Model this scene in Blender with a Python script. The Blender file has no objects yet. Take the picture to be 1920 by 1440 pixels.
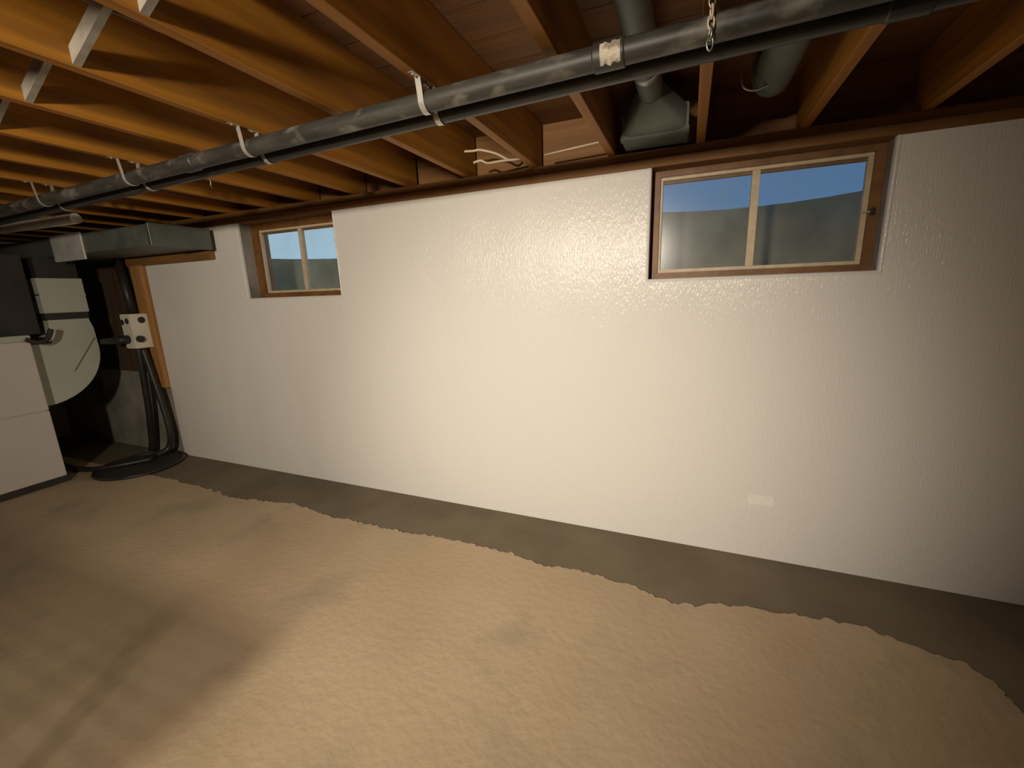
import bpy, bmesh, math, random
from mathutils import Vector, Matrix, noise
S = bpy.context.scene
COL = S.collection
random.seed(7)
H = 1.44          # camera height above the floor
D = 2.356         # back wall (face of the liner)

# ------------------------------------------------------------------ camera
yaw, pitch, roll = (math.radians(a) for a in (22.61, 12.43, -1.92))
fwd = Vector((-math.sin(yaw)*math.cos(pitch), math.cos(yaw)*math.cos(pitch), -math.sin(pitch)))
rgt = Vector((math.cos(yaw), math.sin(yaw), 0)); upv = rgt.cross(fwd)
r2 = rgt*math.cos(roll)+upv*math.sin(roll); u2 = -rgt*math.sin(roll)+upv*math.cos(roll)
cam = bpy.data.cameras.new('camera'); camo = bpy.data.objects.new('camera', cam); COL.objects.link(camo)
cam.sensor_fit = 'HORIZONTAL'; cam.sensor_width = 36; cam.lens = 36*791.96/1920; cam.clip_start = .02
m = Matrix((r2, u2, -fwd)).transposed().to_4x4(); m.translation = (0, 0, H); camo.matrix_world = m
S.camera = camo

# ------------------------------------------------------------------ world, lights, exposure
w = bpy.data.worlds.new('world'); S.world = w; w.use_nodes = True
bg = w.node_tree.nodes['Background']; bg.inputs[0].default_value = (.44, .66, .82, 1); bg.inputs[1].default_value = .85
def spot(name, loc, aim, power, size, blend, rad, col):
    l = bpy.data.lights.new(name, 'SPOT'); l.energy = power; l.spot_size = math.radians(size); l.spot_blend = blend
    l.shadow_soft_size = rad; l.color = col
    o = bpy.data.objects.new(name, l); COL.objects.link(o); o.location = loc
    o.rotation_euler = (Vector(aim)-Vector(loc)).to_track_quat('-Z', 'Y').to_euler(); return o
spot('clamp_work_lamp', (-.70, -1.70, H+.50), (-1.90, 2.12, .90), 395, 99, 1.0, .10, (1, .875, .69))
spot('work_lamp_beam', (-.70, -1.70, H+.50), (-.65, 2.30, .52), 290, 54, 1.0, .10, (1, .875, .72))     # hot middle of the same reflector
S.view_settings.view_transform = 'Standard'; S.view_settings.look = 'None'
S.view_settings.exposure = 0; S.view_settings.gamma = 1; S.view_settings.use_curve_mapping = False

# ------------------------------------------------------------------ materials
def mat(name, c1, c2=None, scale=(6, 6, 6), rough=.7, metal=0, bump=0, bscale=None, detail=4, lo=.35, hi=.65, rough2=None,
        c3=None, s3=None, spec=.5, bdist=.01):
    m = bpy.data.materials.new(name); m.use_nodes = True
    nt = m.node_tree; N, L = nt.nodes, nt.links; b = N['Principled BSDF']
    b.inputs['Roughness'].default_value = rough; b.inputs['Metallic'].default_value = metal
    b.inputs['Specular IOR Level'].default_value = spec
    b.inputs['Base Color'].default_value = (*c1, 1)
    tc = N.new('ShaderNodeTexCoord')
    def nz(sc, det):
        mp = N.new('ShaderNodeMapping'); mp.inputs['Scale'].default_value = sc; L.new(tc.outputs['Object'], mp.inputs[0])
        n = N.new('ShaderNodeTexNoise'); n.inputs['Scale'].default_value = 1; n.inputs['Detail'].default_value = det
        L.new(mp.outputs[0], n.inputs['Vector']); return n
    if c2:
        n = nz(scale, detail); r = N.new('ShaderNodeValToRGB')
        r.color_ramp.elements[0].position = lo; r.color_ramp.elements[0].color = (*c1, 1)
        r.color_ramp.elements[1].position = hi; r.color_ramp.elements[1].color = (*c2, 1)
        L.new(n.outputs[0], r.inputs[0]); out = r.outputs[0]
        if c3:
            n3 = nz(s3, 5); r3 = N.new('ShaderNodeValToRGB')
            r3.color_ramp.elements[0].position = .54; r3.color_ramp.elements[0].color = (0, 0, 0, 1)
            r3.color_ramp.elements[1].position = .72; r3.color_ramp.elements[1].color = (1, 1, 1, 1)
            L.new(n3.outputs[0], r3.inputs[0])
            mx = N.new('ShaderNodeMix'); mx.data_type = 'RGBA'; L.new(r3.outputs[0], mx.inputs[0])
            L.new(out, mx.inputs[6]); mx.inputs[7].default_value = (*c3, 1); out = mx.outputs[2]
        L.new(out, b.inputs['Base Color'])
        if rough2 is not None:
            mr = N.new('ShaderNodeMapRange'); L.new(n.outputs[0], mr.inputs[0]); mr.inputs[1].default_value = lo; mr.inputs[2].default_value = hi
            mr.inputs[3].default_value = rough; mr.inputs[4].default_value = rough2; L.new(mr.outputs[0], b.inputs['Roughness'])
    if bump:
        n = nz(bscale or scale, 6); bp = N.new('ShaderNodeBump'); bp.inputs['Strength'].default_value = bump
        bp.inputs['Distance'].default_value = bdist; L.new(n.outputs[0], bp.inputs['Height']); L.new(bp.outputs[0], b.inputs['Normal'])
    return m
M = {}
M['wood'] = mat('joist_wood', (.300, .120, .009), (.42, .178, .017), (30, 1.3, 30), .62, bump=.25, bscale=(60, 2, 60), c3=(.20, .080, .010), s3=(9, .9, 9))
M['wood_x'] = mat('plate_wood', (.19, .085, .020), (.27, .128, .036), (1.3, 30, 30), .65, bump=.25, bscale=(2, 60, 60))
M['wood_z'] = mat('stud_wood', (.36, .17, .05), (.50, .25, .08), (30, 30, 1.3), .65, bump=.2, bscale=(60, 60, 2))
M['subfloor'] = mat('subfloor_wood', (.13, .055, .012), (.20, .088, .022), (1.2, 14, 14), .7, bump=.2, bscale=(2, 40, 40))
M['bridging'] = mat('weathered_bridging', (.25, .22, .18), (.34, .31, .26), (20, 20, 20), .8, bump=.2)
M['frame_brown'] = mat('window_frame_wood', (.155, .066, .017), (.235, .105, .032), (12, 12, 12), .5, bump=.1, bscale=(40, 40, 40))
M['tan'] = mat('tan_sash_paint', (.56, .45, .30), (.66, .54, .38), (25, 25, 25), .55)
M['concrete'] = mat('bare_concrete', (.20, .18, .15), (.34, .31, .27), (3, 3, 3), .9, bump=.4, bscale=(25, 25, 25), c3=(.12, .10, .08), s3=(2, 2, 2))
M['strip'] = mat('fresh_concrete', (.155, .122, .078), (.205, .163, .108), (2.5, 2.5, 2.5), .78, bump=.35, bscale=(90, 90, 90), bdist=.006)
M['floor'] = mat('old_concrete', (.46, .345, .222), (.55, .42, .28), (1.7, 1.7, 1.7), .85, bump=.6, bscale=(30, 30, 30), lo=.3, hi=.7,
                 c3=(.39, .315, .215), s3=(2.6, 2.6, 2.6), bdist=.008)
M['black'] = mat('black_plastic', (.018, .017, .015), (.028, .026, .023), (8, 8, 8), .42)
M['dust_black'] = mat('dusty_black_plastic', (.035, .033, .028), (.085, .078, .066), (5, 30, 30), .5, lo=.42, hi=.75, c3=(.22, .20, .17), s3=(7, 12, 12))
M['steel'] = mat('galvanised_steel', (.46, .47, .44), (.60, .61, .58), (14, 14, 14), .34, metal=1, rough2=.5)
M['steel_bright'] = mat('bright_steel_strap', (.58, .56, .51), (.68, .66, .62), (30, 30, 30), .30, metal=.55)
M['duct'] = mat('dull_galvanised_duct', (.12, .135, .115), (.17, .185, .16), (6, 6, 6), .5, metal=.3, rough2=.62)
M['duct_dark'] = mat('dark_duct', (.09, .088, .075), (.13, .125, .11), (5, 5, 5), .6)
M['foil'] = mat('aluminium_foil', (.80, .80, .77), (.90, .90, .87), (9, 9, 9), .25, metal=.35, bump=.5, bscale=(14, 14, 14), rough2=.4)
M['greenwhite'] = mat('pale_duct_paint', (.50, .53, .46), (.58, .60, .53), (3, 3, 3), .55)
M['appliance'] = mat('white_enamel', (.66, .62, .58), (.71, .67, .63), (2, 2, 2), .5)
M['darkmetal'] = mat('black_sheet_metal', (.03, .027, .024), (.045, .04, .035), (5, 5, 5), .6)
M['boxwhite'] = mat('white_box_paint', (.72, .68, .58), (.78, .74, .64), (12, 12, 12), .5)
M['cable'] = mat('pale_cable', (.70, .60, .42), (.78, .68, .50), (30, 30, 30), .6)
M['paper'] = mat('label_paper', (.62, .56, .45), (.30, .25, .19), (45, 45, 45), .8, lo=.42, hi=.6)
M['plate'] = mat('white_plate', (.86, .84, .80), (.9, .88, .84), (30, 30, 30), .45)
M['soil'] = mat('damp_soil', (.050, .046, .034), (.11, .10, .075), (5, 5, 5), .95, bump=.6, bscale=(18, 18, 18))
M['well'] = mat('window_well_steel', (.19, .18, .125), (.30, .285, .21), (4, 4, 4), .7, metal=0)
M['backboard'] = mat('dark_board', (.060, .036, .020), (.095, .058, .032), (20, 20, 1.5), .75)
M['bulkwall'] = mat('rear_block', (.46, .42, .36), (.54, .50, .43), (3, 3, 3), .9)

def liner_mat():
    m = bpy.data.materials.new('glossy_white_liner'); m.use_nodes = True
    nt = m.node_tree; N, L = nt.nodes, nt.links; b = N['Principled BSDF']
    b.inputs['Base Color'].default_value = (.80, .775, .745, 1); b.inputs['Roughness'].default_value = .30; b.inputs['Specular IOR Level'].default_value = .24
    tc = N.new('ShaderNodeTexCoord')
    def mapped(sc):
        mp = N.new('ShaderNodeMapping'); mp.inputs['Scale'].default_value = sc; L.new(tc.outputs['Object'], mp.inputs[0]); return mp.outputs[0]
    wv = N.new('ShaderNodeTexWave'); wv.wave_type = 'BANDS'; wv.bands_direction = 'X'; wv.inputs['Scale'].default_value = 26
    wv.inputs['Distortion'].default_value = .6; L.new(tc.outputs['Object'], wv.inputs['Vector'])
    n1 = N.new('ShaderNodeTexNoise'); n1.inputs['Scale'].default_value = 1; n1.inputs['Detail'].default_value = 3; L.new(mapped((170, 170, 45)), n1.inputs['Vector'])
    n2 = N.new('ShaderNodeTexNoise'); n2.inputs['Scale'].default_value = 1; n2.inputs['Detail'].default_value = 2; L.new(mapped((2.2, 2.2, .9)), n2.inputs['Vector'])
    b1 = N.new('ShaderNodeBump'); b1.inputs['Strength'].default_value = .06; b1.inputs['Distance'].default_value = .004; L.new(wv.outputs[0], b1.inputs['Height'])
    b2 = N.new('ShaderNodeBump'); b2.inputs['Strength'].default_value = .6; b2.inputs['Distance'].default_value = .004; L.new(n1.outputs[0], b2.inputs['Height']); L.new(b1.outputs[0], b2.inputs['Normal'])
    b3 = N.new('ShaderNodeBump'); b3.inputs['Strength'].default_value = .5; b3.inputs['Distance'].default_value = .03; L.new(n2.outputs[0], b3.inputs['Height']); L.new(b2.outputs[0], b3.inputs['Normal'])
    L.new(b3.outputs[0], b.inputs['Normal'])
    mr = N.new('ShaderNodeMapRange'); L.new(n2.outputs[0], mr.inputs[0]); mr.inputs[1].default_value = .3; mr.inputs[2].default_value = .7
    mr.inputs[3].default_value = .09; mr.inputs[4].default_value = .20; L.new(mr.outputs[0], b.inputs['Roughness'])
    return m
M['liner'] = liner_mat()

def glass_mat(name, tint, haze):
    m = bpy.data.materials.new(name); m.use_nodes = True
    nt = m.node_tree; N, L = nt.nodes, nt.links; out = N['Material Output']; N.remove(N['Principled BSDF'])
    tr = N.new('ShaderNodeBsdfTransparent'); tr.inputs[0].default_value = (*tint, 1)
    gl = N.new('ShaderNodeBsdfGlossy'); gl.inputs['Roughness'].default_value = .22; gl.inputs[0].default_value = (.9, .9, .9, 1)
    df = N.new('ShaderNodeBsdfDiffuse'); df.inputs[0].default_value = (.42, .40, .33, 1)
    tc = N.new('ShaderNodeTexCoord'); n = N.new('ShaderNodeTexNoise'); n.inputs['Scale'].default_value = 5; n.inputs['Detail'].default_value = 5
    L.new(tc.outputs['Object'], n.inputs['Vector'])
    mr = N.new('ShaderNodeMapRange'); L.new(n.outputs[0], mr.inputs[0]); mr.inputs[1].default_value = .35; mr.inputs[2].default_value = .75
    mr.inputs[3].default_value = haze*.6; mr.inputs[4].default_value = haze*1.6
    m1 = N.new('ShaderNodeMixShader'); L.new(mr.outputs[0], m1.inputs[0]); L.new(tr.outputs[0], m1.inputs[1]); L.new(df.outputs[0], m1.inputs[2])
    m2 = N.new('ShaderNodeMixShader'); m2.inputs[0].default_value = .014; L.new(m1.outputs[0], m2.inputs[1]); L.new(gl.outputs[0], m2.inputs[2])
    L.new(m2.outputs[0], out.inputs[0]); return m
M['pane'] = glass_mat('dusty_window_glass', (.97, .98, .98), .085)
M['cover'] = glass_mat('blue_well_cover_plastic', (.22, .33, .50), .05)

# ------------------------------------------------------------------ mesh helpers
def box(bm, x0, x1, y0, y1, z0, z1):
    v = [bm.verts.new((x, y, z)) for x in (x0, x1) for y in (y0, y1) for z in (z0, z1)]
    for f in ((0, 1, 3, 2), (4, 6, 7, 5), (0, 4, 5, 1), (2, 3, 7, 6), (0, 2, 6, 4), (1, 5, 7, 3)):
        bm.faces.new([v[i] for i in f])
def link(name, me, material, parent=None):
    o = bpy.data.objects.new(name, me); COL.objects.link(o)
    if material: me.materials.append(material)
    if parent: o.parent = parent
    return o
def build(name, bm, material, parent=None, bevel=0, smooth=False):
    bmesh.ops.recalc_face_normals(bm, faces=bm.faces)
    if bevel:
        bmesh.ops.bevel(bm, geom=list(bm.edges), offset=bevel, segments=2, affect='EDGES', clamp_overlap=True)
    me = bpy.data.meshes.new(name); bm.to_mesh(me); bm.free()
    if smooth:
        for p in me.polygons: p.use_smooth = True
    return link(name, me, material, parent)
def bx(name, dims, material, parent=None, bevel=0):
    bm = bmesh.new(); box(bm, *dims); return build(name, bm, material, parent, bevel)
def frame_at(t):
    t = t.normalized(); a = Vector((0, 0, 1)) if abs(t.z) < .9 else Vector((0, 1, 0))
    u = t.cross(a).normalized(); return u, t.cross(u).normalized()
def tube(bm, pts, rad, seg=14, cap=True):
    pts = [Vector(p) for p in pts]; rings = []; n = len(pts); pu = None
    for i, p in enumerate(pts):
        t = (pts[min(i+1, n-1)]-pts[max(i-1, 0)]).normalized()
        if pu is None: u, v = frame_at(t)
        else:
            u = (pu-t*pu.dot(t)).normalized(); v = t.cross(u)
        pu = u; r = rad[i] if isinstance(rad, (list, tuple)) else rad
        rings.append([bm.verts.new(p+(u*math.cos(2*math.pi*k/seg)+v*math.sin(2*math.pi*k/seg))*r) for k in range(seg)])
    for a, b in zip(rings, rings[1:]):
        for k in range(seg): bm.faces.new((a[k], a[(k+1) % seg], b[(k+1) % seg], b[k]))
    if cap: bm.faces.new(rings[0]); bm.faces.new(rings[-1])
def spline(ctrl, n=10):
    c = [Vector(p) for p in ctrl]; c = [c[0]*2-c[1]]+c+[c[-1]*2-c[-2]]; out = []
    for i in range(1, len(c)-2):
        for k in range(n):
            t = k/n; a, b, d, e = c[i-1:i+3]
            out.append(.5*((2*b)+(d-a)*t+(2*a-5*b+4*d-e)*t*t+(3*b-a-3*d+e)*t**3))
    out.append(c[-2]); return out
def tb(name, pts, rad, material, parent=None, seg=14):
    bm = bmesh.new(); tube(bm, pts, rad, seg); return build(name, bm, material, parent, 0, True)
def autosmooth(o, ang=40):
    me = o.data
    for p in me.polygons: p.use_smooth = True
    me.set_sharp_from_angle(angle=math.radians(ang)); return o
def empty(name, loc=(0, 0, 0)):
    o = bpy.data.objects.new(name, None); COL.objects.link(o); o.location = loc; o.empty_display_size = .1; return o
def tag(o, label, cat, group=None):
    o['label'] = label; o['category'] = cat
    if group: o['group'] = group
    return o
def struct(o, label=None):
    o['kind'] = 'structure'
    if label: o['label'] = label
    return o

# ------------------------------------------------------------------ floor and fresh concrete strip
XL, XR, YB = -6.5, 1.56, -4.6
ctrl = [(-6.5, 1.93), (-5.2, 1.93), (-4.075, 1.94), (-3.617, 1.932), (-3.2, 1.90), (-3.058, 1.883), (-2.75, 1.93), (-2.498, 1.962), (-2.3, 1.94), (-2.201, 1.917), (-1.95, 1.925),
        (-1.692, 1.919), (-1.45, 1.935), (-1.191, 1.952), (-.95, 1.945), (-.792, 1.933), (-.64, 1.898), (-.5, 1.92), (-.417, 1.931), (-.197, 1.901), (-.1, 1.87), (.003, 1.848),
        (.118, 1.853), (.164, 1.892), (.321, 1.934), (.47, 1.945), (.625, 1.953), (.788, 1.956), (.876, 1.929), (1.035, 1.88), (1.096, 1.818), (1.128, 1.711), (1.14, 1.45),
        (1.14, .9), (1.13, 0), (1.14, -1.5), (1.14, YB)]
edge = []
for a, b in zip(ctrl, ctrl[1:]):
    n = max(2, int((Vector(b)-Vector(a)).length/.014))
    if b[1] < .9 or b[0] < -4.6: n = max(2, n//4)
    for k in range(n):
        p = Vector(a).lerp(Vector(b), k/n)
        q = Vector((p.x*9, p.y*9, 0)); s = noise.noise(q)*.014+abs(noise.noise(q*2.3))*.034-.012+noise.noise(q*5.5)*.010+noise.noise(q*11)*.005
        s = round(s*120)/120*.5+s*.5
        edge.append(Vector((p.x+(s if p.x > 1 else 0), p.y+(s if p.x <= 1.05 else 0))))
edge.append(Vector((1.14, YB)))
bm = bmesh.new()
top = [bm.verts.new((p.x, p.y, 0)) for p in edge]; bot = [bm.verts.new((p.x, p.y, -.05)) for p in edge]
c0 = bm.verts.new((XL, YB, 0))
for i in range(len(edge)-1): bm.faces.new((top[i], top[i+1], bot[i+1], bot[i]))
f = bm.faces.new(top+[c0]); bmesh.ops.triangulate(bm, faces=[f])
floor = struct(build('floor', bm, M['floor']), 'old tan concrete basement floor with a broken edge along the wall')
bm = bmesh.new(); box(bm, XL, XR, 1.55, D+.02, -.06, -.007); box(bm, 1.0, XR, YB, 1.55, -.06, -.007)
o = build('concrete_strip', bm, M['strip'], floor); o['label'] = 'darker fresh concrete strip along the foot of the wall'

# ------------------------------------------------------------------ walls
W2 = (-.200, .758, H+.033, H+.567)      # window openings on the wall face: x0 x1 z0 z1
W1 = (-3.205, -2.258, H+.008, H+.567)
TOP = H+.567
def holed(name, x0, x1, z0, z1, y0, y1, holes, material, parent=None, rnd=0):
    xs = sorted({x0, x1, *[v for h in holes for v in h[:2]]}); zs = sorted({z0, z1, *[v for h in holes for v in h[2:]]})
    bm = bmesh.new()
    inside = lambda x, z: any(h[0] < x < h[1] and h[2] < z < h[3] for h in holes)
    cell = {(i, j): not inside((xs[i]+xs[i+1])/2, (zs[j]+zs[j+1])/2) for i in range(len(xs)-1) for j in range(len(zs)-1)}
    V = {}
    def v(x, y, z):
        k = (round(x, 5), round(y, 5), round(z, 5))
        if k not in V: V[k] = bm.verts.new(k)
        return V[k]
    for (i, j), on in cell.items():
        if not on: continue
        a, b, c, d = xs[i], xs[i+1], zs[j], zs[j+1]
        for y in (y0, y1): bm.faces.new((v(a, y, c), v(b, y, c), v(b, y, d), v(a, y, d)))
        for (di, dj), p in (((-1, 0), ((a, c), (a, d))), ((1, 0), ((b, c), (b, d))), ((0, -1), ((a, c), (b, c))), ((0, 1), ((a, d), (b, d)))):
            if not cell.get((i+di, j+dj), False):
                (xa, za), (xb, zb) = p; bm.faces.new((v(xa, y0, za), v(xb, y0, zb), v(xb, y1, zb), v(xa, y1, za)))
    if rnd:
        E = [e for e in bm.edges if all(abs(q.co.y-y0) < 1e-4 for q in e.verts) and any(abs(fc.normal.y) < .5 for fc in e.link_faces)
             and any(h[0]-.01 < (e.verts[0].co.x+e.verts[1].co.x)/2 < h[1]+.01 and (e.verts[0].co.z+e.verts[1].co.z)/2 < z1-.01 for h in holes)]
        bmesh.ops.recalc_face_normals(bm, faces=bm.faces)
        bmesh.ops.bevel(bm, geom=E, offset=rnd, segments=4, affect='EDGES')
    return build(name, bm, material, parent)
wall = struct(holed('wall_back', XL, XR+.2, -.05, TOP, D+.006, D+.22, [W1, W2], M['concrete']), 'poured concrete foundation wall behind the white liner')
liner = holed('wall_liner', -4.445, XR+.1, -.03, TOP-.002, D, D+.0055, [W1, W2], M['liner'], wall)
liner['label'] = 'glossy white ribbed wall liner'
for j, wnd in enumerate((W1, W2)):            # liner folded into the window openings
    x0, x1, z0, z1 = wnd; bm = bmesh.new(); e = .012
    prof = [(-.013, -.001), (-.006, -.004), (.0, -.001), (.003, .006), (.0035, .022)]   # (offset towards opening, y)
    ringA = []
    for off, y in prof:
        ringA.append([(x0+off, z1), (x0+off, z0+off), (x1-off, z0+off), (x1-off, z1)])
    VV = [[bm.verts.new((p[0], D+prof[i][1], p[1])) for p in r] for i, r in enumerate(ringA)]
    for a, b in zip(VV, VV[1:]):
        for k in range(3): bm.faces.new((a[k], a[k+1], b[k+1], b[k]))
    build('liner_fold', bm, M['liner'], wall)
struct(bx('wall_right', (XR, XR+.2, YB, D, -.05, 2.35), M['bulkwall']), 'basement side wall beyond the window')
struct(bx('wall_left', (XL-.2, XL, YB, D+.2, -.05, 2.35), M['bulkwall']), 'far basement wall behind the furnace')
struct(bx('wall_front', (XL, XR, YB-.2, YB, -.05, 2.35), M['bulkwall']), 'basement wall behind the viewer')

# ------------------------------------------------------------------ sill plates (trim) and ceiling
JB = H+.648; JH = .235
trim = struct(empty('trim_1', (0, D, TOP)), 'doubled wooden sill plate on top of the wall')
def board(name, dims, material, parent, bevel=.002):
    bm = bmesh.new(); box(bm, *dims); o = build(name, bm, material, parent, bevel)
    if parent: o.matrix_parent_inverse = Matrix.Translation(parent.location).inverted()
    return o
board('sill_board', (XL, XR, D-.012, D+.13, TOP, TOP+.039), M['wood_x'], trim)
board('sill_board', (XL, XR, D-.002, D+.13, TOP+.0405, JB), M['wood_x'], trim)
ceil = struct(empty('ceiling', (0, 0, JB)), 'open ceiling of wooden floor joists')
jm = None
RE = lambda k: .035-.411*k           # right edge of joist k
for k in range(-3, 16):
    if jm is None:
        bm = bmesh.new(); box(bm, -.038, 0, YB, D+.10, 0, JH); bmesh.ops.recalc_face_normals(bm, faces=bm.faces)
        bmesh.ops.bevel(bm, geom=list(bm.edges), offset=.002, segments=1, affect='EDGES')
        jm = bpy.data.meshes.new('joist'); bm.to_mesh(jm); bm.free(); jm.materials.append(M['wood'])
    o = bpy.data.objects.new('joist', jm); COL.objects.link(o); o.parent = ceil; o.location = (RE(k), random.uniform(-.03, 0), random.uniform(-.002, .001))
rim = board('rim_joist', (XL, XR, D+.10, D+.138, JB, JB+JH), M['wood_x'], ceil, 0)
n = 0; y = YB
while y < D+.13:
    y1 = min(y+.182, D+.14)
    board('subfloor_board', (XL-.05, XR+.1, y, y1-.004, JB+JH, JB+JH+.02), M['subfloor'], ceil, 0); y += .182
# cross bridging in every bay
bmd = []
for s in (0, 1):
    bm = bmesh.new(); wbay = .373; t = .019; hh = .075
    a, b = (Vector((0, 0, .026)), Vector((wbay, 0, JH-.03))) if s == 0 else (Vector((0, 0, JH-.03)), Vector((wbay, 0, .026)))
    d = (b-a).normalized(); nrm = Vector((-d.z, 0, d.x)); off = 0 if s == 0 else .028
    vs = []
    for p in (a, b):
        for sn in (-.5, .5):
            for yy in (0, t): vs.append(bm.verts.new((p.x, yy+off, p.z+sn*hh/max(d.x, .2)*.55)))
    for f in ((0, 1, 3, 2), (4, 6, 7, 5), (0, 4, 5, 1), (2, 3, 7, 6), (0, 2, 6, 4), (1, 5, 7, 3)): bm.faces.new([vs[i] for i in f])
    bmesh.ops.recalc_face_normals(bm, faces=bm.faces); me = bpy.data.meshes.new('bridging_strut'); bm.to_mesh(me); bm.free(); me.materials.append(M['bridging']); bmd.append(me)
for k in range(2, 15):
    for me in bmd:
        o = bpy.data.objects.new('bridging_strut', me); COL.objects.link(o); o.parent = ceil; o.location = (RE(k+1), .731+.05*(k-2), 0)

# ------------------------------------------------------------------ windows
def window(n, wnd, t, parts):
    x0, x1, z0, z1 = wnd; y = D+t; cx = (x0+x1)/2
    root = struct(empty('window_%d' % n, (cx, y, z0)), parts['label'])
    def add(name, dims, material, parent=root, bevel=.002):
        bm = bmesh.new(); box(bm, *dims); o = build(name, bm, material, parent, bevel)
        off = root.location if parent is root else root.location
        o.data.transform(Matrix.Translation(-root.location)); return o
    fl, fr, fb, ft = parts['fw']
    add('frame_rail', (x0, x1, y, y+.09, z0, z0+fb), M['frame_brown'])
    add('frame_rail', (x0, x1, y, y+.09, z1-ft, z1), M['frame_brown'])
    add('frame_stile', (x0, x0+fl, y, y+.09, z0+fb, z1-ft), M['frame_brown'])
    add('frame_stile', (x1-fr, x1, y, y+.09, z0+fb, z1-ft), M['frame_brown'])
    a, b, c, d = x0+fl, x1-fr, z0+fb, z1-ft; s = .020
    yb = y+.012
    sash = add('sash', (a, b, yb, yb+.03, c, c+s*.8), M['tan'])
    add('sash_rail', (a, b, yb, yb+.03, d-s*.75, d), M['tan'], sash)
    add('sash_stile', (a, a+s*.6, yb, yb+.03, c+s*.8, d-s*.75), M['tan'], sash)
    add('sash_stile', (b-s, b, yb, yb+.03, c+s*.8, d-s*.75), M['tan'], sash)
    mx = parts['mx']; add('mullion', (mx-.017, mx+.017, yb-.002, yb+.03, c+s*.8, d-s*.75), M['tan'], sash)
    for q, (pa, pb) in enumerate(((a+s*.6, mx-.017), (mx+.017, b-s))):
        g = add('pane', (pa, pb, yb+.014, yb+.017, c+s*.8, d-s*.75), M['pane'], sash, 0)
        # dark strip standing in for the shadow line above each pane
        add('shadow_strip', (pa, pb, yb+.016, yb+.034, d-s*.75-.014, d-s*.75), M['frame_brown'], sash, 0)
    return root, add
w1, a1 = window(1, W1, .11, dict(label='two-pane basement window beside the box duct', fw=(.075, .055, .038, .045), mx=-2.705))
w2, a2 = window(2, W2, .09, dict(label='two-pane basement window with a latch on its right stile', fw=(.040, .040, .034, .030), mx=.270))
lt = a2('latch', (.724, .742, D+.074, D+.092, H+.275, H+.305), M['black'], w2, .003)
tb('latch_pin', [(0, 0, 0)]*0 or [(.700-w2.location.x, D+.098-w2.location.y, H+.290-w2.location.z), (.726-w2.location.x, D+.084-w2.location.y, H+.290-w2.location.z)], .003, M['tan'], w2, 8)

# outside: ground, window wells
bm = bmesh.new(); GZ = H+.33
def ground_cell(x0, x1, y0, y1): box(bm, x0, x1, y0, y1, GZ-.3, GZ)
ground_cell(-14, 10, D+.95, 14); ground_cell(-14, -3.55, D+.22, D+.95); ground_cell(-1.9, -.55, D+.22, D+.95); ground_cell(1.15, 10, D+.22, D+.95)
struct(build('ground', bm, M['soil']), 'dark ground outside the basement windows')
def well(cx, hw, dep, ztop, label):
    bm = bmesh.new(); N = 36; prev = None
    for i in range(N+1):
        a = math.pi*i/N; rr = 1+.012*(-1)**0*math.sin(i*2.4)
        p = (cx+hw*math.cos(a)*rr, D+.23+dep*math.sin(a)*rr)
        q = (cx+(hw+.02)*math.cos(a)*rr, D+.23+(dep+.02)*math.sin(a)*rr)
        cur = [bm.verts.new((p[0], p[1], H-.25)), bm.verts.new((p[0], p[1], ztop)), bm.verts.new((q[0], q[1], ztop)), bm.verts.new((q[0], q[1], H-.25))]
        if prev:
            for k in range(3): bm.faces.new((prev[k], prev[k+1], cur[k+1], cur[k]))
        prev = cur
    root = empty('window_well', (cx, D+.5, H-.25)); tag(root, label, 'window well', 'window wells')
    o = build('well_wall', bm, M['well'], root, 0, True); o.data.transform(Matrix.Translation(-root.location))
    b2 = bmesh.new(); box(b2, cx-hw-.02, cx+hw+.02, D+.22, D+.25+dep, H-.28, H-.25); o = build('well_bottom', b2, M['soil'], root); o.data.transform(Matrix.Translation(-root.location))
    return root
well(-2.73, .78, .68, H+.35, 'curved metal window well outside the window beside the box duct')
wl2 = well(.279, .78, .68, H+.475, 'curved metal window well under a blue plastic cover')
bm = bmesh.new(); N = 20; rows = []       # translucent bubble cover over the second well
for j in range(7):
    b = math.pi/2*j/6; row = []
    for i in range(N+1):
        a = math.pi*i/N
        row.append(bm.verts.new((.279+.82*math.cos(a)*math.cos(b), D+.225+.72*math.sin(a)*math.cos(b), H+.478+.34*math.sin(b))))
    rows.append(row)
for a, b in zip(rows, rows[1:]):
    for i in range(N):
        try: bm.faces.new((a[i], a[i+1], b[i+1], b[i]))
        except ValueError: pass
bmesh.ops.remove_doubles(bm, verts=bm.verts, dist=1e-4)
tag(build('well_cover', bm, M['cover'], None, 0, True), 'blue translucent plastic bubble cover over the window well', 'cover')

# ------------------------------------------------------------------ drain pipes, straps, chain
P1 = lambda x: Vector((x, 1.28-.015*x, H+.599+.010*x)); P2 = lambda x: Vector((x, 1.36-.015*x, H+.594+.011*x))
def pipe(fn, x0, x1, couplings, label, mt):
    root = empty('drain_pipe', fn(0)); tag(root, label, 'pipe', 'black drain pipes')
    bm = bmesh.new(); tube(bm, [fn(x0+(x1-x0)*i/24) for i in range(25)], .030, 28); o = build('pipe_run', bm, M[mt], root, 0, True)
    o.data.transform(Matrix.Translation(-root.location)); autosmooth(o)
    for c in couplings:
        bm = bmesh.new(); tube(bm, [fn(c-.042), fn(c-.038), fn(c+.038), fn(c+.042)], [.031, .0345, .0345, .031], 28); o = build('coupling', bm, M[mt], root)
        o.data.transform(Matrix.Translation(-root.location)); autosmooth(o)
    return root
p1 = pipe(P1, -5.9, 1.5, [-2.0, -.225], 'dusty black drain pipe slung under the joists with a torn paper label', 'dust_black')
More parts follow.
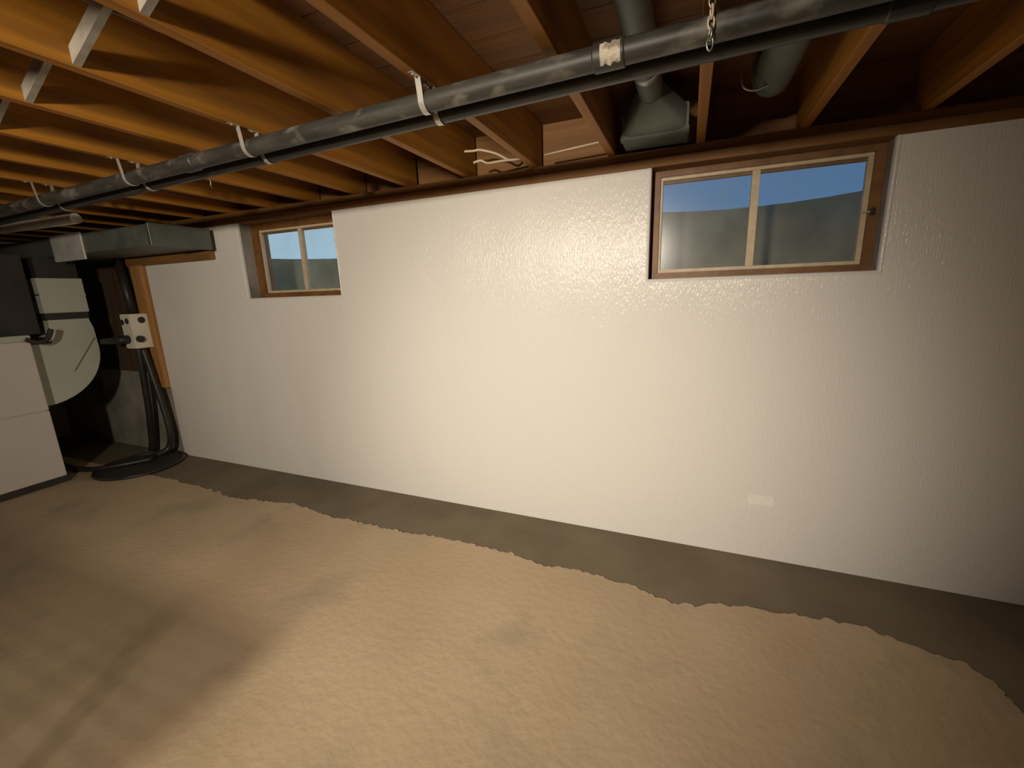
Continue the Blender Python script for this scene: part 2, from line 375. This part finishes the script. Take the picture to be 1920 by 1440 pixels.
p2 = pipe(P2, -5.9, 1.5, [-2.6, .42], 'clean black drain pipe on the wall side of the pipe with the torn label', 'black')
bm = bmesh.new(); rows = []                 # torn label wrapped on the pipe
for i in range(9):
    x = -.245+.052*i/8; row = []
    for k in range(9):
        a = math.radians(150+85*k/8+6*math.sin(i*2.1)+4*math.sin(i*5)*(1 if k in (0, 8) else 0)); c = P1(x)
        row.append(bm.verts.new((x, c.y+.0350*math.cos(a), c.z+.0350*math.sin(a))))
    rows.append(row)
for a, b in zip(rows, rows[1:]):
    for k in range(8): bm.faces.new((a[k], a[k+1], b[k+1], b[k]))
o = build('paper_label', bm, M['paper'], [c for c in p1.children if c.name.startswith('coupling')][-1]); o.data.transform(Matrix.Translation(-p1.location)); o['label'] = 'torn pale paper label'
def strap(fn, x, label, group):
    c = fn(x); r = .0325; wd = .010; th = .0016
    root = empty('pipe_strap', (x, c.y, JB)); tag(root, label, 'strap', group)
    prof = [(-.078, JB-.0012), (-.042, JB-.0012)]
    if c.z+r < JB-.004: prof += [(-r-.001, c.z+.012)]
    prof += [(r*math.cos(math.radians(a)), c.z+r*math.sin(math.radians(a))) for a in range(180, 361, 15)]
    prof += [(r+.001, JB-.004)]
    bm = bmesh.new(); prev = None
    for i, (dy, z) in enumerate(prof):
        a = prof[max(i-1, 0)]; b = prof[min(i+1, len(prof)-1)]; t = Vector((b[0]-a[0], b[1]-a[1])).normalized(); nx = (t.y, -t.x)
        cur = [bm.verts.new((x+sx*wd, c.y+dy+s*nx[0]*th, z+s*nx[1]*th)) for sx, s in ((-1, 0), (1, 0), (1, 1), (-1, 1))]
        if prev:
            for k in range(4): bm.faces.new((prev[k], prev[(k+1) % 4], cur[(k+1) % 4], cur[k]))
        else: bm.faces.new(cur)
        prev = cur
    bm.faces.new(prev)
    o = build('band', bm, M['steel_bright'], root); o.data.transform(Matrix.Translation(-root.location)); autosmooth(o, 35)
    bm = bmesh.new(); bmesh.ops.create_cone(bm, cap_ends=True, segments=10, radius1=.0055, radius2=.003, depth=.004, matrix=Matrix.Translation((0, -.066, -.0045))@Matrix.Rotation(math.pi, 4, 'X'))
    build('screw', bm, M['steel_bright'], root)
for k, nth in ((2, 'nearest to its torn label'), (4, 'second from its torn label'), (6, 'third from its torn label'), (8, 'fourth from its torn label')):
    strap(P1, RE(k)-.012, 'shiny steel strap on the dusty pipe, '+nth, 'straps on the dusty pipe')
    strap(P2, RE(k)-.012, 'steel strap on the clean pipe, '+nth.replace('its torn label', 'the register boot'), 'straps on the wall-side pipe')
ch = empty('hanger_chain', (.016, 1.235, JB)); tag(ch, 'short tarnished chain hanging from a joist beside the pipe label', 'chain')
for i in range(5):
    bm = bmesh.new(); pts = []; ang = (20 if i % 2 == 0 else 110)
    for k in range(17):
        a = 2*math.pi*k/16; u = .0072*math.cos(a); v = .0145*math.sin(a)
        pts.append(Vector((u*math.cos(math.radians(ang)), u*math.sin(math.radians(ang)), -.012-.0215*i+v)))
    tube(bm, pts, .0022, 8, False); build('chain_link', bm, M['cable'] if i in (1, 2) else M['steel'], ch, 0, True)

# ------------------------------------------------------------------ ducts in the joist bays
d1 = tag(empty('register_boot', (-.18, 2.2, JB)), 'galvanised round duct flaring into a wide register boot above the wall', 'duct')
def put(o, root): o.data.transform(Matrix.Translation(-root.location)); return autosmooth(o)
bm = bmesh.new(); tube(bm, [(-.19, -4.0, H+.80), (-.19, 2.10, H+.80)], .050, 28); put(build('round_duct', bm, M['duct'], d1), d1)
bm = bmesh.new(); tube(bm, [(-.19, 1.86, H+.80), (-.19, 1.89, H+.80)], .0525, 28); put(build('duct_collar', bm, M['steel'], d1), d1)
bm = bmesh.new(); n = 28; ra, rb = [], []
for k in range(n):
    a = 2*math.pi*k/n; ca, sa = math.cos(a), math.sin(a); ra.append(bm.verts.new((-.19+.051*ca, 2.07, H+.80+.051*sa)))
    mm = max(abs(ca), abs(sa)); rb.append(bm.verts.new((-.180+.138*ca/mm, 2.19, H+.715+.058*sa/mm)))
for k in range(n): bm.faces.new((ra[k], ra[(k+1) % n], rb[(k+1) % n], rb[k]))
put(build('boot_transition', bm, M['duct'], d1), d1)
bm = bmesh.new(); box(bm, -.322, -.038, 2.185, 2.33, H+.651, H+.775); put(build('boot_box', bm, M['duct'], d1, .004), d1)
bm = bmesh.new(); box(bm, -.326, -.034, 2.18, 2.195, H+.6495, H+.680); put(build('boot_flange', bm, M['duct'], d1, .002), d1)
d2 = tag(empty('round_duct', (.25, 2.1, JB)), 'dull round duct ending in a turned-up elbow above the latched window', 'duct')
bm = bmesh.new(); tube(bm, [(.255, -4.0, H+.765)]+[(.255, 2.06, H+.765)], .066, 28); put(build('duct_run', bm, M['duct'], d2), d2)
bm = bmesh.new(); tube(bm, [(.255, 2.04, H+.765)]+[(.255, 2.06+.09*math.sin(math.radians(a)), H+.765+.09*(1-math.cos(math.radians(a)))) for a in range(0, 91, 15)], .067, 28)
put(build('duct_elbow', bm, M['duct'], d2), d2)
bm = bmesh.new(); tube(bm, spline([(.140, 1.98, H+.76), (.150, 1.98, H+.715), (.185, 1.98, H+.697), (.23, 1.98, H+.705)], 6), .004, 8); put(build('hanger_wire', bm, M['steel'], d2), d2)

# ------------------------------------------------------------------ trunk duct, furnace and what stands by it
tr = tag(empty('trunk_duct', (-4.4, 2.09, H+.39)), 'galvanised rectangular trunk duct running along the wall above the electrical box', 'duct')
bm = bmesh.new(); box(bm, -5.9, -3.455, 1.9, 2.30, H+.392, H+.535); put(build('duct_body', bm, M['duct'], tr, .003), tr)
bm = bmesh.new(); box(bm, -3.468, -3.44, 1.893, 2.305, H+.386, H+.541); put(build('end_cap', bm, M['duct'], tr, .002), tr)
bm = bmesh.new(); box(bm, -3.462, -3.438, 1.886, 1.894, H+.392, H+.537); put(build('corner_cleat', bm, M['steel'], tr, .002), tr)
bm = bmesh.new(); box(bm, -4.73, -4.29, 1.885, 1.899, H+.345, H+.545); o = put(build('foil_patch', bm, M['foil'], tr, .003), tr); o['label'] = 'crinkled shiny foil patch'
fl = tag(empty('flue_pipe', (-4.05, 1.72, H+.585)), 'short shiny round pipe above the foil-patched trunk duct', 'pipe')
bm = bmesh.new(); tube(bm, [(-5.9, 1.62, H+.590), (-4.1, 1.72, H+.585), (-3.93, 1.73, H+.585)], .034, 20); put(build('pipe_run', bm, M['foil'], fl), fl)
fu = tag(empty('furnace', (-5.1, 1.25, 0)), 'white enamelled furnace cabinet with a black plenum on top', 'furnace')
def fp(name, dims, material, bev=.004):
    bm = bmesh.new(); box(bm, *dims); return put(build(name, bm, material, fu, bev), fu)
fp('body', (-5.5, -4.762, .75, 1.62, .05, 1.20), M['appliance'])
fp('base', (-5.5, -4.75, .70, 1.64, -.006, .052), M['darkmetal'])
fp('front_panel', (-4.764, -4.75, .76, 1.628, .055, .614), M['appliance'])
fp('front_panel', (-4.764, -4.75, .76, 1.628, .620, 1.175), M['appliance'])
fp('top_lip', (-5.51, -4.74,   .74, 1.632, 1.180, 1.225), M['greenwhite'])
fp('plenum', (-5.5, -4.86, .80, 1.74, 1.225, 1.84), M['darkmetal'])
bm = bmesh.new(); tube(bm, spline([(-4.74, 1.60, 1.195), (-4.735, 1.66, 1.165), (-4.735, 1.72, 1.185), (-4.74, 1.76, 1.26)], 6), .018, 10); put(build('drain_hook', bm, M['darkmetal'], fu), fu)
rd = tag(empty('return_duct', (-5.0, 1.93, .6)), 'pale return duct curving down into the back of the furnace', 'duct')
def rp(name, dims, material):
    bm = bmesh.new(); box(bm, *dims); return put(build(name, bm, material, rd, .003), rd)
rp('upper_section', (-5.25, -4.85, 1.785, 2.075, H-.055, H+.225), M['greenwhite'])
rp('seam', (-5.255, -4.846, 1.785, 2.078, H+.085, H+.10), M['greenwhite'])
rp('flexible_connector', (-5.24, -4.86, 1.79, 2.07, H-.115, H-.055), M['darkmetal'])
rp('riser', (-5.24, -4.86, 1.80, 2.06, H+.225, H+.388), M['darkmetal'])
bm = bmesh.new(); prof = [(1.795, H-.112), (2.055, H-.112), (2.075, H-.20)]+[(1.645+.435*math.cos(math.radians(a)), H-.37-.435*math.sin(math.radians(a))) for a in range(0, 91, 8)]+[(1.634, H-.805), (1.634, H-.30), (1.785, H-.30)]
A = [bm.verts.new((-4.85, y, z)) for y, z in prof]; B = [bm.verts.new((-5.25, y, z)) for y, z in prof]
bm.faces.new(A); bm.faces.new(B[::-1])
for i in range(len(A)): bm.faces.new((A[i], A[i-1], B[i-1], B[i]))
put(build('elbow', bm, M['greenwhite'], rd), rd)
bm = bmesh.new(); tube(bm, [(-4.848, 2.065, H-.28), (-4.848, 1.88, H-.55)], .004, 6); put(build('elbow_seam', bm, M['duct'], rd), rd)
# wood and electrical on the unlined corner
tag(bx('wall_stud', (-4.60, -4.450, D-.045, D+.004, H-.775, H+.33), M['wood_z'], None, .003), 'upright wooden board trimming the end of the white wall', 'board')
tag(bx('ledger_board', (-4.62, -3.50, D-.055, D-.001, H+.322, H+.384), M['wood_x'], None, .003), 'short horizontal wooden board under the trunk duct', 'board')
tag(bx('plywood_backboard', (-5.75, -4.66, D-.020, D+.004, .80, 1.80), M['backboard'], None, .003), 'dark plywood board on the wall behind the electrical box', 'board')
eb = tag(empty('electrical_box', (-4.57, D-.1, H-.4)), 'white metal electrical box with round knockouts by the upright board', 'electrical box')
def ep(name, bm, m_): return put(build(name, bm, m_, ebody if name == 'knockout' else eb), eb)
bm = bmesh.new(); box(bm, -4.650, -4.502, 2.185, 2.308, H-.392, H-.090); ebody = put(build('body', bm, M['boxwhite'], eb, .004), eb)
bm = bmesh.new(); box(bm, -4.66, -4.49, 2.306, 2.312, H-.391, H-.091); ep('back_plate', bm, M['boxwhite'])
def disc(name, c, axis, r, m_, d=.004):
    bm = bmesh.new(); a = Vector(c); tube(bm, [a, a+Vector(axis)*d], r, 20); ep(name, bm, m_)
disc('knockout', (-4.503, 2.268, H-.145), (1, 0, 0), .028, M['black'])
disc('knockout', (-4.555, 2.186, H-.150), (0, -1, 0), .026, M['black'])
disc('knockout', (-4.625, 2.186, H-.160), (0, -1, 0), .024, M['black'])
bm = bmesh.new(); tube(bm, [(-4.59, 2.19, H-.31), (-4.59, 2.13, H-.31), (-4.60, 2.125, H-.31), (-4.66, 2.10, H-.315), (-4.78, 2.09, H-.32)], [.038, .038, .040, .03, .028], 16); ep('cable_connector', bm, M['black'])
bm = bmesh.new(); tube(bm, [(-4.503, 2.225, H-.31), (-4.48, 2.222, H-.31)], .030, 16); ep('cable_knob', bm, M['black'])
tag(tb('riser_conduit', [(-4.665, 2.27, H+.387), (-4.63, 2.27, H+.1), (-4.60, 2.265, H-.086)], .034, M['black']), 'black conduit dropping from the trunk duct to the electrical box', 'conduit')
tag(tb('hanging_conduit', spline([(-4.60, 2.25, H-.394), (-4.62, 2.25, H-.62), (-4.68, 2.26, H-1.0), (-4.76, 2.27, H-1.30), (-4.80, 2.27, .03)], 8), .028, M['black']),
    'straight black conduit hanging from the electrical box to the floor', 'conduit')
tag(tb('hanging_conduit', spline([(-4.535, 2.25, H-.394), (-4.50, 2.26, H-.65), (-4.46, 2.27, H-.95), (-4.44, 2.27, H-1.2), (-4.47, 2.25, H-1.34), (-4.50, 2.16, .055)], 8), .027, M['black']),
    'black conduit bowing out from the electrical box beside the upright board', 'conduit')
sp = tag(empty('sump_basin', (-4.52, 2.03, 0)), 'black round sump basin lid set in the floor under the conduits', 'sump basin')
bm = bmesh.new(); tube(bm, [(0, 0, -.03), (0, 0, .012), (0, 0, .016)], [.305, .305, .295], 40); build('lid', bm, M['darkmetal'], sp)
bm = bmesh.new(); tube(bm, [((.31)*math.cos(2*math.pi*k/40), (.31)*math.sin(2*math.pi*k/40), .012) for k in range(41)], .016, 8, False); build('rim', bm, M['black'], sp, 0, True)
tag(tb('floor_hose', spline([(-4.50, 2.12, .036), (-4.62, 1.93, .034), (-4.78, 1.80, .026), (-5.05, 1.76, .024), (-5.6, 1.84, .024)], 8), .022, M['black']),
    'black hose lying on the floor between sump basin and furnace', 'hose')

# ------------------------------------------------------------------ small things
tag(bx('cover_plate', (.352, .466, D-.005, D, H-1.137, H-1.090), M['plate'], None, .002), 'small white rectangular plate low on the white wall', 'plate')
ca = tag(empty('cable_ends', (-1.0, 2.3, JB)), 'two pale curled cable ends poking out of the joist bay', 'cable')
for nm, pts in (('cable_end', [(-.90, 2.44, H+.72), (-.93, 2.30, H+.690), (-.985, 2.25, H+.715), (-1.06, 2.22, H+.735), (-1.10, 2.215, H+.735), (-1.15, 2.21, H+.738)]),
                ('cable_end', [(-.86, 2.44, H+.74), (-.85, 2.30, H+.685), (-.95, 2.24, H+.672), (-1.02, 2.22, H+.666), (-1.06, 2.215, H+.682), (-1.10, 2.21, H+.676)])):
    bm = bmesh.new(); tube(bm, spline(pts, 8), .0055, 8); put(build(nm, bm, M['cable'], ca), ca)
tag(tb('wire_rod', [(-.72, 2.26, H+.674), (-.43, 2.22, H+.680)], .0045, M['cable'], None, 8), 'straight pale wire stub crossing the bay beside the register boot', 'wire')
a, b = Vector((-2.452, 1.69, H+.650)), Vector((-2.44, 1.69, H+.598)); pts = [a.lerp(b, t/6)+Vector((.004*math.sin(t*1.1), 0, 0)) for t in range(7)]
tag(tb('cobweb_strand', pts, [.0008, .0012, .0018, .0024, .0024, .0018, .0008], M['plate'], None, 6), 'bright cobweb strand hanging below the joists toward the box duct', 'cobweb')
# slatted bench added out of view to throw broken shade over the left floor
bn = tag(empty('added_gobo', (-2.05, -.53, 0)), 'long slatted bench on thin steel legs added out of view to shade the floor', 'gobo')
sl = None
for k in range(12):
    if sl is None:
        sl = bx('gobo_slat', (-.90, .90, -.010, .010, .905, .915), M['wood_x'], bn, .003); sl.location.y = -.27
    else:
        c = sl.copy(); COL.objects.link(c); c.location.y = -.27+.05*k
for x in (-.55, .55):
    bx('gobo_rail', (x-.005, x+.005, -.29, .29, .894, .904), M['steel'], bn, .001)
    for y in (-.25, .25): bx('leg', (x-.006, x+.006, y-.006, y+.006, 0, .893), M['steel'], bn, .001)
